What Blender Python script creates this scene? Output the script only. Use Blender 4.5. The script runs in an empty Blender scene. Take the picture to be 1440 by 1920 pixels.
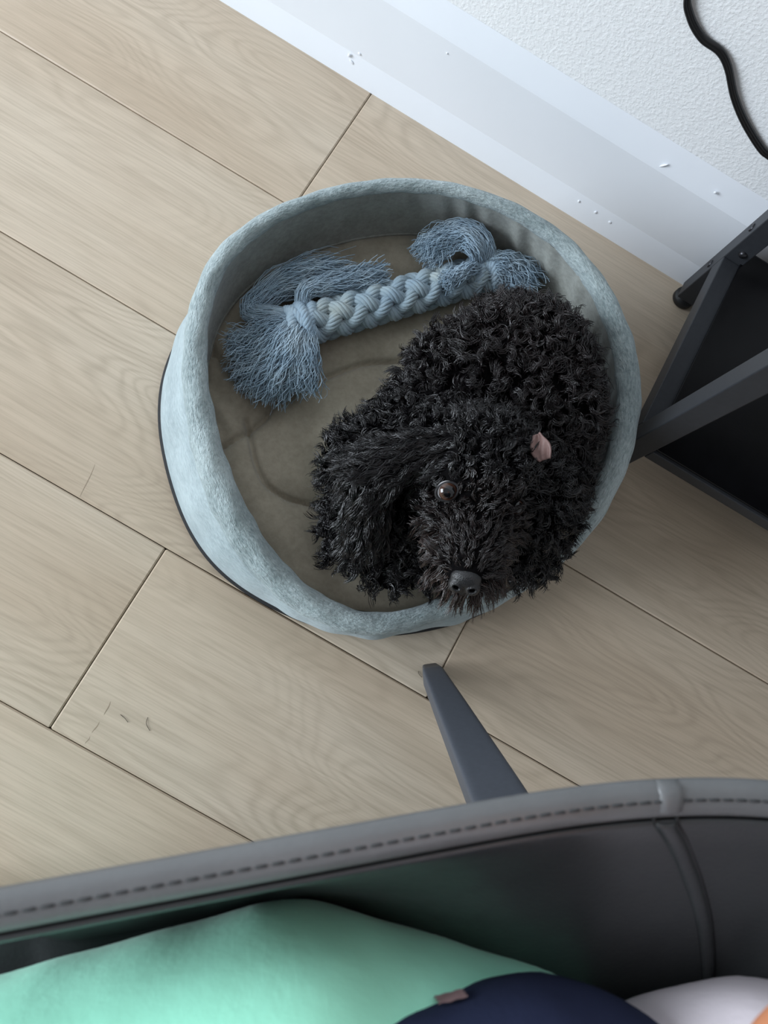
import bpy, bmesh, math, random
import numpy as np
from mathutils import Matrix, Vector, Quaternion

random.seed(7)
RNG = np.random.default_rng(11)
scene = bpy.context.scene
COL = scene.collection

# ------------------------------------------------------------------ camera
CAM_H = 0.87396
cam_d = bpy.data.cameras.new('camera')
cam = bpy.data.objects.new('camera', cam_d)
COL.objects.link(cam)
cam.matrix_world = Matrix(((0.86202761, -0.5049103, -0.04442949, 0.0),
                           (0.48269994, 0.84451685, -0.23193117, 0.0),
                           (0.15462589, 0.17848497, 0.97171701, CAM_H),
                           (0, 0, 0, 1)))
cam_d.sensor_fit = 'VERTICAL'
cam_d.sensor_height = 36.0
cam_d.sensor_width = 27.0
cam_d.lens = 1378.14 / 1920 * 36.0
cam_d.clip_start = 0.01
cam_d.clip_end = 50
cam_d.dof.use_dof = True
cam_d.dof.focus_distance = 0.76
cam_d.dof.aperture_fstop = 10.5
scene.camera = cam

# ------------------------------------------------------------------ world, light, exposure
world = bpy.data.worlds.new('room_light')
scene.world = world
world.use_nodes = True
wbg = world.node_tree.nodes['Background']
wbg.inputs['Color'].default_value = (0.91, 0.95, 1.0, 1)
wbg.inputs['Strength'].default_value = 0.33


def area_light(name, loc, target, sx, sy, power, color):
    d = bpy.data.lights.new(name, 'AREA')
    d.shape = 'RECTANGLE'
    d.size, d.size_y = sx, sy
    d.energy = power
    d.color = color
    o = bpy.data.objects.new(name, d)
    COL.objects.link(o)
    o.location = loc
    o.rotation_euler = (Vector(target) - Vector(loc)).to_track_quat('-Z', 'Y').to_euler()
    return o


area_light('window_daylight', (-3.35, -1.45, 1.50), (0.0, 0.3, 0.15), 2.3, 1.9, 142.0, (0.83, 0.915, 1.0))

scene.view_settings.view_transform = 'Standard'
scene.view_settings.look = 'None'
scene.view_settings.exposure = 0.58
scene.view_settings.gamma = 1.0
scene.view_settings.use_curve_mapping = False


# ------------------------------------------------------------------ helpers
def tag(o, label=None, cat=None, group=None, kind=None):
    if label: o['label'] = label
    if cat: o['category'] = cat
    if group: o['group'] = group
    if kind: o['kind'] = kind
    return o


def link(name, me, mat=None, parent=None):
    o = bpy.data.objects.new(name, me)
    COL.objects.link(o)
    if mat is not None and me is not None and len(me.materials) == 0:
        me.materials.append(mat)
    if parent is not None:
        o.parent = parent
    return o


def empty(name, loc=(0, 0, 0)):
    o = bpy.data.objects.new(name, None)
    COL.objects.link(o)
    o.location = loc
    o.empty_display_size = 0.05
    return o


def mesh_np(name, V, F, smooth=True):
    """V (n,3), F (m,k) integer array with constant k"""
    V = np.asarray(V, np.float32)
    F = np.asarray(F, np.int32)
    me = bpy.data.meshes.new(name)
    me.vertices.add(len(V))
    me.vertices.foreach_set('co', V.ravel())
    k = F.shape[1]
    me.loops.add(F.size)
    me.loops.foreach_set('vertex_index', F.ravel())
    me.polygons.add(len(F))
    me.polygons.foreach_set('loop_start', np.arange(0, F.size, k, dtype=np.int32))
    me.polygons.foreach_set('loop_total', np.full(len(F), k, np.int32))
    me.polygons.foreach_set('use_smooth', np.full(len(F), smooth, bool))
    me.update(calc_edges=True)
    me.validate()
    return me


def grid_faces(nu, nv, wrap_u=False, wrap_v=False):
    iu = np.arange(nu if wrap_u else nu - 1)
    iv = np.arange(nv if wrap_v else nv - 1)
    a, b = np.meshgrid(iu, iv, indexing='ij')
    a1, b1 = (a + 1) % nu, (b + 1) % nv
    return np.stack([a * nv + b, a1 * nv + b, a1 * nv + b1, a * nv + b1], -1).reshape(-1, 4)


def grid_mesh(name, P, wrap_u=False, wrap_v=False, smooth=True):
    nu, nv, _ = P.shape
    return mesh_np(name, P.reshape(-1, 3), grid_faces(nu, nv, wrap_u, wrap_v), smooth)


def tubes_np(name, P, Rr, sides=3):
    """many tubes at once: P (N,S,3) points, Rr (N,S) radii"""
    N, S, _ = P.shape
    T = np.gradient(P, axis=1)
    T /= np.linalg.norm(T, axis=2, keepdims=True) + 1e-12
    ref = np.cross(T[:, 0], np.array([0.31, 0.57, 0.76]))
    ref /= np.linalg.norm(ref, axis=1, keepdims=True) + 1e-12
    n = ref
    A = np.empty_like(P)
    for s in range(S):
        t = T[:, s]
        n = n - (n * t).sum(1, keepdims=True) * t
        n = n / (np.linalg.norm(n, axis=1, keepdims=True) + 1e-9)
        A[:, s] = n
    B = np.cross(T, A)
    ang = np.arange(sides) * 2 * np.pi / sides
    V = P[:, :, None, :] + Rr[:, :, None, None] * (np.cos(ang)[None, None, :, None] * A[:, :, None, :] +
                                                  np.sin(ang)[None, None, :, None] * B[:, :, None, :])
    f = grid_faces(S, sides, False, True)
    F = (f[None] + (np.arange(N) * S * sides)[:, None, None]).reshape(-1, 4)
    return mesh_np(name, V.reshape(-1, 3), F, True)


def smooth_path(pts, n):
    """Catmull-Rom through the points, n samples"""
    P = np.asarray(pts, float)
    if len(P) == 2:
        t = np.linspace(0, 1, n)[:, None]
        return P[0] * (1 - t) + P[1] * t
    Q = np.vstack([2 * P[0] - P[1], P, 2 * P[-1] - P[-2]])
    u = np.linspace(0, len(P) - 1 - 1e-6, n)
    i = np.floor(u).astype(int)
    t = (u - i)[:, None]
    p0, p1, p2, p3 = Q[i], Q[i + 1], Q[i + 2], Q[i + 3]
    return 0.5 * (2 * p1 + (p2 - p0) * t + (2 * p0 - 5 * p1 + 4 * p2 - p3) * t ** 2 + (3 * p1 - p0 - 3 * p2 + p3) * t ** 3)


def tube_mesh(name, pts, r, sides=10, caps=True):
    P = np.asarray(pts, float)
    r = np.broadcast_to(np.asarray(r, float), (len(P),)).copy()
    if caps:   # rounded ends
        d0 = P[0] - P[1]; d0 /= np.linalg.norm(d0)
        d1 = P[-1] - P[-2]; d1 /= np.linalg.norm(d1)
        P = np.vstack([P[0] + d0 * r[0] * 0.6, P[0] + d0 * r[0] * 0.45, P, P[-1] + d1 * r[-1] * 0.45, P[-1] + d1 * r[-1] * 0.6])
        r = np.concatenate([[r[0] * 0.02, r[0] * 0.7], r, [r[-1] * 0.7, r[-1] * 0.02]])
    return tubes_np(name, P[None], r[None], sides)


def box_mesh(name, x0, x1, y0, y1, z0, z1, bevel=0.0, seg=2):
    bm = bmesh.new()
    bmesh.ops.create_cube(bm, size=1.0)
    for v in bm.verts:
        v.co = Vector((x0 + (v.co.x + .5) * (x1 - x0), y0 + (v.co.y + .5) * (y1 - y0), z0 + (v.co.z + .5) * (z1 - z0)))
    if bevel > 0:
        bmesh.ops.bevel(bm, geom=bm.edges[:], offset=bevel, segments=seg, affect='EDGES', profile=0.5)
    me = bpy.data.meshes.new(name)
    bm.to_mesh(me)
    bm.free()
    return me


def lathe_mesh(name, prof, n=24):
    prof = np.asarray(prof, float)
    a = np.arange(n) * 2 * np.pi / n
    P = np.stack([prof[:, 0][None] * np.cos(a)[:, None], prof[:, 0][None] * np.sin(a)[:, None],
                  np.broadcast_to(prof[:, 1][None], (n, len(prof)))], -1)
    return grid_mesh(name, P, True, False)


def blob_mesh(name, items, voxel=0.006, smooth=6):
    """continuous surface around spheres / ellipsoids / tapered capsules (voxel union, smoothed)
    items: ('c', p0, r0, p1, r1) or ('e', centre, axes 3x3 rows (unit), radii)"""
    bm = bmesh.new()
    for it in items:
        if it[0] == 'c':
            p0, r0, p1, r1 = np.array(it[1], float), it[2], np.array(it[3], float), it[4]
            k = max(2, int(np.linalg.norm(p1 - p0) / (0.45 * min(r0, r1))) + 1)
            for t in np.linspace(0, 1, k):
                bmesh.ops.create_icosphere(bm, subdivisions=2, radius=r0 * (1 - t) + r1 * t,
                                           matrix=Matrix.Translation(Vector(p0 * (1 - t) + p1 * t)))
        else:
            ax = np.array(it[2], float)
            M = Matrix(((ax[0][0], ax[1][0], ax[2][0]), (ax[0][1], ax[1][1], ax[2][1]), (ax[0][2], ax[1][2], ax[2][2]))).to_4x4()
            M = Matrix.Translation(Vector(it[1])) @ M @ Matrix.Diagonal((it[3][0], it[3][1], it[3][2], 1))
            bmesh.ops.create_icosphere(bm, subdivisions=3, radius=1.0, matrix=M)
    tmp = bpy.data.meshes.new('tmp')
    bm.to_mesh(tmp)
    bm.free()
    o = bpy.data.objects.new('tmp', tmp)
    COL.objects.link(o)
    m = o.modifiers.new('r', 'REMESH'); m.mode = 'VOXEL'; m.voxel_size = voxel; m.adaptivity = 0
    s = o.modifiers.new('s', 'SMOOTH'); s.factor = 0.5; s.iterations = smooth
    dg = bpy.context.evaluated_depsgraph_get()
    dg.update()
    me = bpy.data.meshes.new_from_object(o.evaluated_get(dg))
    me.name = name
    me.polygons.foreach_set('use_smooth', np.ones(len(me.polygons), bool))
    bpy.data.objects.remove(o)
    bpy.data.meshes.remove(tmp)
    return me


I3 = np.eye(3)


# ------------------------------------------------------------------ materials
def srgb(r, g, b):
    f = lambda c: (c / 255 / 12.92) if c / 255 <= 0.04045 else ((c / 255 + 0.055) / 1.055) ** 2.4
    return (f(r), f(g), f(b), 1.0)


class NT:
    def __init__(self, name):
        self.m = bpy.data.materials.new(name)
        self.m.use_nodes = True
        self.t = self.m.node_tree
        self.b = self.t.nodes['Principled BSDF']

    def n(self, typ, **kw):
        nd = self.t.nodes.new(typ)
        for k, v in kw.items():
            if k in nd.inputs.keys() if isinstance(k, str) else False:
                nd.inputs[k].default_value = v
            else:
                setattr(nd, k, v)
        return nd

    def l(self, a, b):
        self.t.links.new(a, b)

    def coords(self, scale=(1, 1, 1), kind='Object'):
        tc = self.n('ShaderNodeTexCoord')
        mp = self.n('ShaderNodeMapping')
        mp.inputs['Scale'].default_value = scale
        self.l(tc.outputs[kind], mp.inputs['Vector'])
        return mp.outputs['Vector']

    def noise(self, vec, scale, detail=4, rough=0.5, dist=0.0):
        nd = self.n('ShaderNodeTexNoise')
        nd.inputs['Scale'].default_value = scale
        nd.inputs['Detail'].default_value = detail
        nd.inputs['Roughness'].default_value = rough
        nd.inputs['Distortion'].default_value = dist
        self.l(vec, nd.inputs['Vector'])
        return nd.outputs['Fac']

    def ramp(self, fac, stops):
        r = self.n('ShaderNodeValToRGB')
        el = r.color_ramp.elements
        el[0].position, el[0].color = stops[0]
        el[1].position, el[1].color = stops[-1]
        for p, c in stops[1:-1]:
            e = el.new(p)
            e.color = c
        self.l(fac, r.inputs['Fac'])
        return r.outputs['Color']

    def math(self, op, a, b=None):
        nd = self.n('ShaderNodeMath')
        nd.operation = op
        for i, v in enumerate((a, b)):
            if v is None: continue
            if isinstance(v, (int, float)): nd.inputs[i].default_value = v
            else: self.l(v, nd.inputs[i])
        return nd.outputs[0]

    def mix(self, fac, c1, c2, blend='MIX'):
        nd = self.n('ShaderNodeMixRGB')
        nd.blend_type = blend
        for s, v in (('Fac', fac), ('Color1', c1), ('Color2', c2)):
            if isinstance(v, (int, float, tuple)): nd.inputs[s].default_value = v
            else: self.l(v, nd.inputs[s])
        return nd.outputs['Color']

    def bump(self, height, strength, dist=0.001, prev=None):
        nd = self.n('ShaderNodeBump')
        nd.inputs['Strength'].default_value = strength
        nd.inputs['Distance'].default_value = dist
        self.l(height, nd.inputs['Height'])
        if prev is not None: self.l(prev, nd.inputs['Normal'])
        return nd.outputs['Normal']

    def set(self, color=None, rough=None, normal=None, spec=None, sheen=None, metal=None, coat=None):
        b = self.b
        if color is not None:
            if isinstance(color, tuple): b.inputs['Base Color'].default_value = color
            else: self.l(color, b.inputs['Base Color'])
        if rough is not None:
            if isinstance(rough, (int, float)): b.inputs['Roughness'].default_value = rough
            else: self.l(rough, b.inputs['Roughness'])
        if normal is not None: self.l(normal, b.inputs['Normal'])
        if spec is not None: b.inputs['Specular IOR Level'].default_value = spec
        if sheen is not None:
            b.inputs['Sheen Weight'].default_value = sheen[0]
            b.inputs['Sheen Roughness'].default_value = sheen[1]
            b.inputs['Sheen Tint'].default_value = sheen[2]
        if metal is not None: b.inputs['Metallic'].default_value = metal
        if coat is not None: b.inputs['Coat Weight'].default_value = coat
        return self.m


def mat_simple(name, col, rough=0.5, var=0.08, nscale=40, bump=0.0, bscale=300, spec=None, metal=None, sheen=None, coat=None):
    k = NT(name)
    v = k.coords()
    n = k.noise(v, nscale, 4)
    dark = tuple(c * (1 - var) for c in col[:3]) + (1,)
    lite = tuple(min(1, c * (1 + var)) for c in col[:3]) + (1,)
    c = k.ramp(n, [(0.3, dark), (0.7, lite)])
    nrm = None
    if bump > 0:
        nrm = k.bump(k.noise(v, bscale, 3, 0.6), bump, 0.001)
    return k.set(color=c, rough=rough, normal=nrm, spec=spec, metal=metal, sheen=sheen, coat=coat)


def mat_wood():
    k = NT('oak_vinyl_plank')
    tc = k.n('ShaderNodeTexCoord')
    oi = k.n('ShaderNodeObjectInfo')
    off = k.n('ShaderNodeVectorMath'); off.operation = 'MULTIPLY_ADD'
    comb = k.n('ShaderNodeCombineXYZ')
    for i in range(3): k.l(oi.outputs['Random'], comb.inputs[i])
    k.l(comb.outputs[0], off.inputs[0])
    off.inputs[1].default_value = (31.7, 17.3, 9.1)
    k.l(tc.outputs['Object'], off.inputs[2])
    base = off.outputs[0]

    def mp(s):
        m = k.n('ShaderNodeMapping')
        m.inputs['Scale'].default_value = s
        k.l(base, m.inputs['Vector'])
        return m.outputs['Vector']
    # growth rings: level lines of a stretched smooth field
    field = k.noise(mp((2.0, 7.5, 1)), 1.0, 2.2, 0.42, 0.25)
    rings = k.math('SINE', k.math('MULTIPLY', field, 190.0))
    rings01 = k.math('MULTIPLY_ADD', rings, 0.5)
    k.t.nodes[-1].inputs[2].default_value = 0.5
    ringmask = k.ramp(k.noise(mp((1.6, 5.0, 1)), 1.0, 2), [(0.38, (0.12, 0.12, 0.12, 1)), (0.62, (1, 1, 1, 1))])
    fine = k.noise(mp((11, 420, 1)), 1.0, 4, 0.65)
    med = k.noise(mp((3.2, 80, 1)), 1.0, 4, 0.6, 0.3)
    tone = k.noise(mp((1.5, 5, 1)), 1.0, 3)
    col = k.ramp(tone, [(0.30, srgb(188, 168, 144)), (0.5, srgb(198, 180, 157)), (0.72, srgb(206, 191, 170))])
    ringamt = k.math('MULTIPLY', k.math('MULTIPLY', k.math('POWER', rings01, 2.2), 0.21), ringmask)
    col = k.mix(ringamt, col, srgb(128, 112, 90))
    col = k.mix(k.math('MULTIPLY', k.ramp(med, [(0.42, (0, 0, 0, 1)), (0.68, (1, 1, 1, 1))]), 0.20), col, srgb(148, 132, 110))
    col = k.mix(k.math('MULTIPLY', k.ramp(fine, [(0.44, (0, 0, 0, 1)), (0.66, (1, 1, 1, 1))]), 0.26), col, srgb(140, 124, 102))
    pl = k.math('MULTIPLY_ADD', oi.outputs['Random'], 0.10)
    k.t.nodes[-1].inputs[2].default_value = 0.95
    hsv = k.n('ShaderNodeHueSaturation')
    hsv.inputs['Saturation'].default_value = 0.92
    k.l(pl, hsv.inputs['Value'])
    k.l(col, hsv.inputs['Color'])
    nrm = k.bump(fine, 0.12, 0.0006)
    return k.set(color=hsv.outputs['Color'], rough=0.42, normal=nrm, spec=0.4)


def mat_wall():
    k = NT('orange_peel_white_paint')
    v = k.coords()
    n1 = k.noise(v, 260, 3, 0.55)
    n2 = k.noise(v, 110, 2, 0.5)
    hgt = k.math('ADD', k.ramp(n1, [(0.42, (0, 0, 0, 1)), (0.66, (1, 1, 1, 1))]), k.math('MULTIPLY', n2, 0.7))
    return k.set(color=srgb(236, 238, 240), rough=0.55, normal=k.bump(hgt, 0.28, 0.0012), spec=0.35)


def mat_plush(name, base, lite, bstrength=0.6, stretch=(1, 1, 1), fuzz=220):
    k = NT(name)
    if stretch is None:      # pile direction stored on the mesh: streaks run along the rim
        an = k.n('ShaderNodeAttribute'); an.attribute_name = 'nap'
        v = an.outputs['Vector']
    else:
        v = k.coords(stretch)
    n1 = k.noise(v, fuzz, 4, 0.65)
    n2 = k.noise(v, 28, 3, 0.5)
    n3 = k.noise(v, 700, 2, 0.6)
    mixn = k.math('ADD', k.math('MULTIPLY', n1, 0.55), k.math('MULTIPLY', n2, 0.45))
    c = k.ramp(mixn, [(0.36, base), (0.62, lite)])
    h = k.math('ADD', n1, k.math('MULTIPLY', n3, 0.5))
    nrm = k.bump(h, bstrength, 0.003)
    return k.set(color=c, rough=0.9, normal=nrm, spec=0.15, sheen=(0.35, 0.5, (0.85, 0.93, 1.0, 1)))


def mat_leather(name, col):
    k = NT(name)
    v = k.coords()
    vo = k.n('ShaderNodeTexVoronoi')
    vo.inputs['Scale'].default_value = 420
    k.l(v, vo.inputs['Vector'])
    n = k.noise(v, 30, 3)
    dark = tuple(c * 0.85 for c in col[:3]) + (1,)
    c = k.ramp(n, [(0.3, dark), (0.7, col)])
    r = k.ramp(k.noise(v, 60, 2), [(0.3, (0.34, 0.34, 0.34, 1)), (0.7, (0.44, 0.44, 0.44, 1))])
    return k.set(color=c, rough=r, normal=k.bump(vo.outputs['Distance'], 0.12, 0.0006), spec=0.5)


M = {}
M['wood'] = mat_wood()
M['sub'] = mat_simple('dark_joint', srgb(58, 48, 38), 0.9)
M['wall'] = mat_wall()
M['trim'] = mat_simple('satin_white_trim_paint', srgb(228, 232, 238), 0.34, 0.015, 8, 0.05, 30)
M['plush'] = mat_plush('pale_blue_plush', srgb(138, 151, 155), srgb(172, 185, 188), 0.45, None, 420)
M['plush_rim'] = mat_plush('pale_blue_plush_nap', srgb(122, 137, 139), srgb(186, 199, 200), 1.0, None, 430)
M['lining'] = mat_plush('taupe_lining', srgb(126, 128, 121), srgb(152, 155, 149), 0.18, (1, 1, 1), 160)
M['cushion'] = mat_plush('taupe_cushion_cloth', srgb(150, 143, 127), srgb(168, 160, 143), 0.12, (1, 1, 1), 160)
M['black_fabric'] = mat_simple('black_base_cloth', srgb(30, 31, 34), 0.85, 0.2, 300, 0.4, 900)
M['black_metal'] = mat_simple('black_powder_coat', srgb(47, 49, 53), 0.45, 0.08, 200, 0.06, 1500, 0.3)
M['black_board'] = mat_simple('black_glossy_board', srgb(11, 11, 13), 0.24, 0.25, 60, 0.04, 400, 0.22)
M['rubber'] = mat_simple('black_rubber', srgb(24, 24, 26), 0.55)
M['screw'] = mat_simple('dark_screw_metal', srgb(60, 60, 64), 0.3, 0.1, 50, metal=0.8)
M['cord'] = mat_simple('black_cord_vinyl', srgb(17, 17, 19), 0.33, 0.1, 50)
M['leather'] = mat_leather('charcoal_leather', srgb(54, 56, 57))
M['leather_lit'] = mat_leather('charcoal_leather_lit_band', srgb(106, 108, 109))  # same leather painted paler, light on the rim top put into its colour
M['thread'] = mat_simple('dark_thread', srgb(54, 55, 56), 0.8, 0.1, 400)
M['groove_shade'] = mat_simple('black_groove_shade', srgb(20, 20, 21), 0.8, 0.1, 400)  # shade of the grooves beside the welt, as a colour
M['leg_metal'] = mat_simple('charcoal_leg_metal', srgb(72, 76, 84), 0.5, 0.06, 200, 0.08, 1200)


# ------------------------------------------------------------------ the setting: floor of separate planks
PW = 0.229
Y_TOP = 0.72698            # far edge of the row at the wall
YW = 0.7063                # face of the baseboard
Y_WALL = YW + 0.0195
floor = link('floor', box_mesh('floor', -2.1, 2.3, -2.0, Y_WALL - 0.001, -0.03, -0.0045), M['sub'])
tag(floor, 'pale oak plank floor under the dog bed', None, None, 'structure')
PL = 1.22
plank_full = box_mesh('plank', 0.0005, PL - 0.0005, 0.0005, PW - 0.0005, -0.006, 0.0, 0.0016, 1)
plank_cut = box_mesh('plank_cut', 0.0005, PL - 0.0005, 0.0005, Y_WALL - 0.0015 - (Y_TOP - PW), -0.006, 0.0, 0.0016, 1)
for me in (plank_full, plank_cut): me.materials.append(M['wood'])
row_joint = [-0.2583, 0.03, 0.1933, -0.15897, 0.46, -0.02, 0.33, -0.35, 0.12, -0.5, 0.27, -0.1]
for r in range(12):
    y0 = Y_TOP - (r + 1) * PW
    x = row_joint[r] - 2 * PL
    while x < 2.2:
        if x + PL > -2.1:
            p = link('plank', plank_cut if r == 0 else plank_full, None, floor)
            p.location = (x, y0, 0)
        x += PL

wall = link('wall_back', box_mesh('wall_back', -2.1, 2.3, Y_WALL, Y_WALL + 0.1, -0.03, 2.5), M['wall'])
tag(wall, 'white orange-peel textured wall behind the dog bed', None, None, 'structure')

FY = YW + 0.0065           # flat face, set back behind the caulked foot
prof = [(YW - 0.0010, 0.0), (YW - 0.0006, 0.003), (YW + 0.0010, 0.014), (YW + 0.0044, 0.029), (FY, 0.038), (FY, 0.08), (FY, 0.1365),
        (FY + 0.0010, 0.1400), (FY + 0.0042, 0.149), (FY + 0.0088, 0.161), (FY + 0.0115, 0.168), (FY + 0.0129, 0.171)]
xs = np.linspace(-2.1, 2.3, 3)
P = np.array([[(x, y, z) for y, z in prof] for x in xs])
bb = link('baseboard_back', grid_mesh('baseboard_back', P[::-1]), M['trim'])
bb.modifiers.new('e', 'EDGE_SPLIT').split_angle = math.radians(12)
tag(bb, 'tall white painted baseboard with sloped top edge', None, None, 'structure')
drip = bpy.data.meshes.new('paint_drip')
_bm = bmesh.new(); bmesh.ops.create_icosphere(_bm, subdivisions=2, radius=1.0); _bm.to_mesh(drip); _bm.free()
drip.polygons.foreach_set('use_smooth', np.ones(len(drip.polygons), bool))
drip.materials.append(M['trim'])
for x, z, a, b, rot in ((-0.295, 0.026, 4, 2.2, 0.5), (-0.287, 0.043, 2.5, 2, 0), (-0.30, 0.034, 2, 3, 0.2), (-0.175, 0.12, 1.5, 1.2, 0), (0.059, 0.027, 1.6, 2.0, 0),
                        (0.086, 0.026, 2.0, 2.6, 0.3), (0.110, 0.024, 2.6, 2.6, 0), (0.118, 0.146, 1.2, 6, 0.6), (0.187, 0.152, 2, 2, 0)):
    d = link('paint_drip', drip, None, bb)
    d.location = (x, FY - 0.0003 + (0.0022 if z > 0.14 else -0.0028 if z < 0.035 else 0), z)
    d.scale = (a * 0.001, 0.0012, b * 0.001)
    d.rotation_euler = (0, rot, 0)

# ------------------------------------------------------------------ dog bed
BC = np.array([0.0, 0.297])
RIM = [(4.8, 0.2555, 0.118), (17.5, 0.2545, 0.145), (36.0, 0.2605, 0.16), (55.8, 0.2660, 0.16), (76.5, 0.2678, 0.16), (102.3, 0.2561, 0.16),
       (126.3, 0.2486, 0.16), (144.8, 0.2483, 0.158), (161.0, 0.2562, 0.155), (175.1, 0.2621, 0.15), (185.6, 0.253, 0.148),
       (194.7, 0.2466, 0.145), (215.5, 0.2338, 0.14), (236.9, 0.2363, 0.128), (254.0, 0.244, 0.115), (268.2, 0.2499, 0.105),
       (283.6, 0.2524, 0.095), (292.8, 0.2506, 0.09), (308.7, 0.2329, 0.08), (323.4, 0.2329, 0.07), (335.2, 0.24, 0.065), (350.3, 0.2538, 0.075)]
BASE = [(0, 0.25), (25, 0.248), (60, 0.262), (120, 0.262), (160, 0.272), (190.5, 0.284), (199.0, 0.283), (206.1, 0.28), (219.4, 0.272), (226.9, 0.27), (243.4, 0.27),
        (254.1, 0.264), (265.9, 0.255), (290, 0.247), (310, 0.242), (335, 0.246)]
INNER = [(0, 0.240), (30, 0.244), (77.9, 0.25), (95.8, 0.25), (107.1, 0.247), (122.3, 0.236), (143.8, 0.229), (164.8, 0.234), (178.2, 0.236), (200, 0.224),
         (220, 0.214), (240, 0.216), (265, 0.224), (290, 0.222), (310, 0.212), (335, 0.218)]
NT_ = 360


def periodic(tab, col, sig=6):
    a = np.array([t[0] for t in tab]); v = np.array([t[col] for t in tab])
    a = np.concatenate([a - 360, a, a + 360]); v = np.concatenate([v, v, v])
    o = np.argsort(a)
    th = np.arange(NT_)
    y = np.interp(th, a[o], v[o])
    k = np.exp(-0.5 * (np.arange(-30, 31) / sig) ** 2); k /= k.sum()
    return np.convolve(np.concatenate([y[-30:], y, y[:30]]), k, 'valid')


TH = np.radians(np.arange(NT_))
r_out, z_rim = periodic(RIM, 1), periodic(RIM, 2, 8)
r_base, r_in = periodic(BASE, 1), periodic(INNER, 1)
z_seam = np.minimum(0.07, z_rim - 0.03)
tk = periodic([(0, 0.027, 0), (40, 0.027, 0), (70, 0.021, 0), (100, 0.015, 0), (150, 0.015, 0), (180, 0.021, 0), (215, 0.029, 0), (245, 0.036, 0), (270, 0.031, 0), (285, 0.025, 0), (305, 0.023, 0), (335, 0.026, 0)], 1, 10)   # roll thickness
wob = 0.0016 * np.sin(TH * 9 + 0.7) + 0.0012 * np.sin(TH * 17 + 2.0) + 0.001 * np.sin(TH * 31)


def ring(r, z):
    return np.stack([BC[0] + r * np.cos(TH), BC[1] + r * np.sin(TH), np.broadcast_to(z, (NT_,))], -1)


bed = empty('dog_bed', (BC[0], BC[1], 0))
tag(bed, 'round pale blue plush dog bed with taupe lining and black base', 'dog bed')


def bed_part(name, rings, mat):
    P = np.stack(rings, 1) - np.array([BC[0], BC[1], 0])
    me = grid_mesh(name, P, True, False)
    vv_ = np.concatenate([np.zeros((NT_, 1)), np.cumsum(np.linalg.norm(np.diff(P, axis=1), axis=2), axis=1)], 1)
    nap = np.stack([np.broadcast_to(0.085 * np.cos(TH)[:, None], vv_.shape), np.broadcast_to(0.085 * np.sin(TH)[:, None], vv_.shape), vv_], -1)
    me.attributes.new('nap', 'FLOAT_VECTOR', 'POINT').data.foreach_set('vector', nap.astype(np.float32).ravel())
    return link(name, me, mat, bed)


# black base: side band plus underside
bed_part('base', [ring(r_base * 0.02, 0.001), ring(r_base * 0.6, 0.001), ring(r_base - 0.002, 0.001), ring(r_base + 0.0015, 0.004), ring(r_base + 0.0015, 0.010),
                  ring(r_base - 0.003, 0.0135), ring(r_base - 0.012, 0.014)], M['black_fabric'])
# outer wall
zr = z_rim
ow = []
z_p = zr - tk * 0.85       # crease below the roll
for s in np.linspace(0, 1, 16):
    r = (r_base - 0.002) * (1 - s) + (r_out - 0.006) * s + 0.007 * np.sin(np.pi * s) + wob * np.sin(np.pi * s)
    ow.append(ring(r, 0.012 * (1 - s) + z_p * s))
bed_part('outer_wall', ow, M['plush'])
# plush roll along the top edge
rr = []
rc, zc = r_out - tk / 2, zr - tk / 2
for a in np.linspace(math.radians(-48), math.radians(222), 22):
    wr = tk / 2 * (1 + 0.04 * np.sin(TH * 23 + 3 * a) + 0.03 * np.sin(TH * 41 - 2 * a))
    rr.append(ring(rc + wr * math.cos(a), zc + wr * math.sin(a)))
bed_part('rim_roll', rr, M['plush_rim'])
# inner wall lining with soft folds
iw = []
deg = np.degrees(TH)
foldamp = np.exp(-((deg - 92) / 22) ** 2) * 0.0024 + np.exp(-((deg - 45) / 40) ** 2) * 0.0012 + 0.0003
fold = foldamp * np.sin(TH * 40 + 1.5 * np.sin(TH * 7)) + 0.5 * foldamp * np.sin(TH * 67 + 1)
for s in np.linspace(0, 1, 26):
    r = (r_out - tk * 0.93) * (1 - s) + r_in * s + 0.004 * np.sin(np.pi * s)
    sk = TH + s * 0.12
    fo = foldamp * (np.sin(sk * 40 + 1.5 * np.sin(sk * 7)) + 0.5 * np.sin(sk * 67 + 1)) * np.sin(np.pi * min(1, s * 0.9 + 0.1)) * (1 - 0.5 * s)
    iw.append(ring(r + fo, (zr - tk * 0.62) * (1 - s) + (z_seam - 0.016) * s))
bed_part('inner_wall', iw, M['lining'])
# piping where the wall meets the cushion
pipe = np.stack([BC[0] * 0 + (r_in + 0.001) * np.cos(TH), (r_in + 0.001) * np.sin(TH), z_seam - 0.0088], -1)
# seat cushion
quilt = [np.array(q) for q in ([(-0.170, 0.150), (-0.156, 0.165), (-0.135, 0.213), (-0.131, 0.253), (-0.104, 0.293), (-0.072, 0.337), (-0.03, 0.37)],
                               [(-0.150, 0.205), (-0.132, 0.186), (-0.114, 0.167), (-0.092, 0.153), (-0.064, 0.152), (-0.04, 0.159), (0.0, 0.17)],
                               [(-0.225, 0.255), (-0.18, 0.245), (-0.131, 0.253)])]


def poly_dist(X, Y, pl):
    pl = smooth_path(np.c_[pl, np.zeros(len(pl))], 60)[:, :2]
    d = np.full(X.shape, 9.0)
    for a, b in zip(pl[:-1], pl[1:]):
        ab = b - a
        t = np.clip(((X - a[0]) * ab[0] + (Y - a[1]) * ab[1]) / (ab @ ab), 0, 1)
        d = np.minimum(d, np.hypot(X - a[0] - t * ab[0], Y - a[1] - t * ab[1]))
    return d


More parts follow.
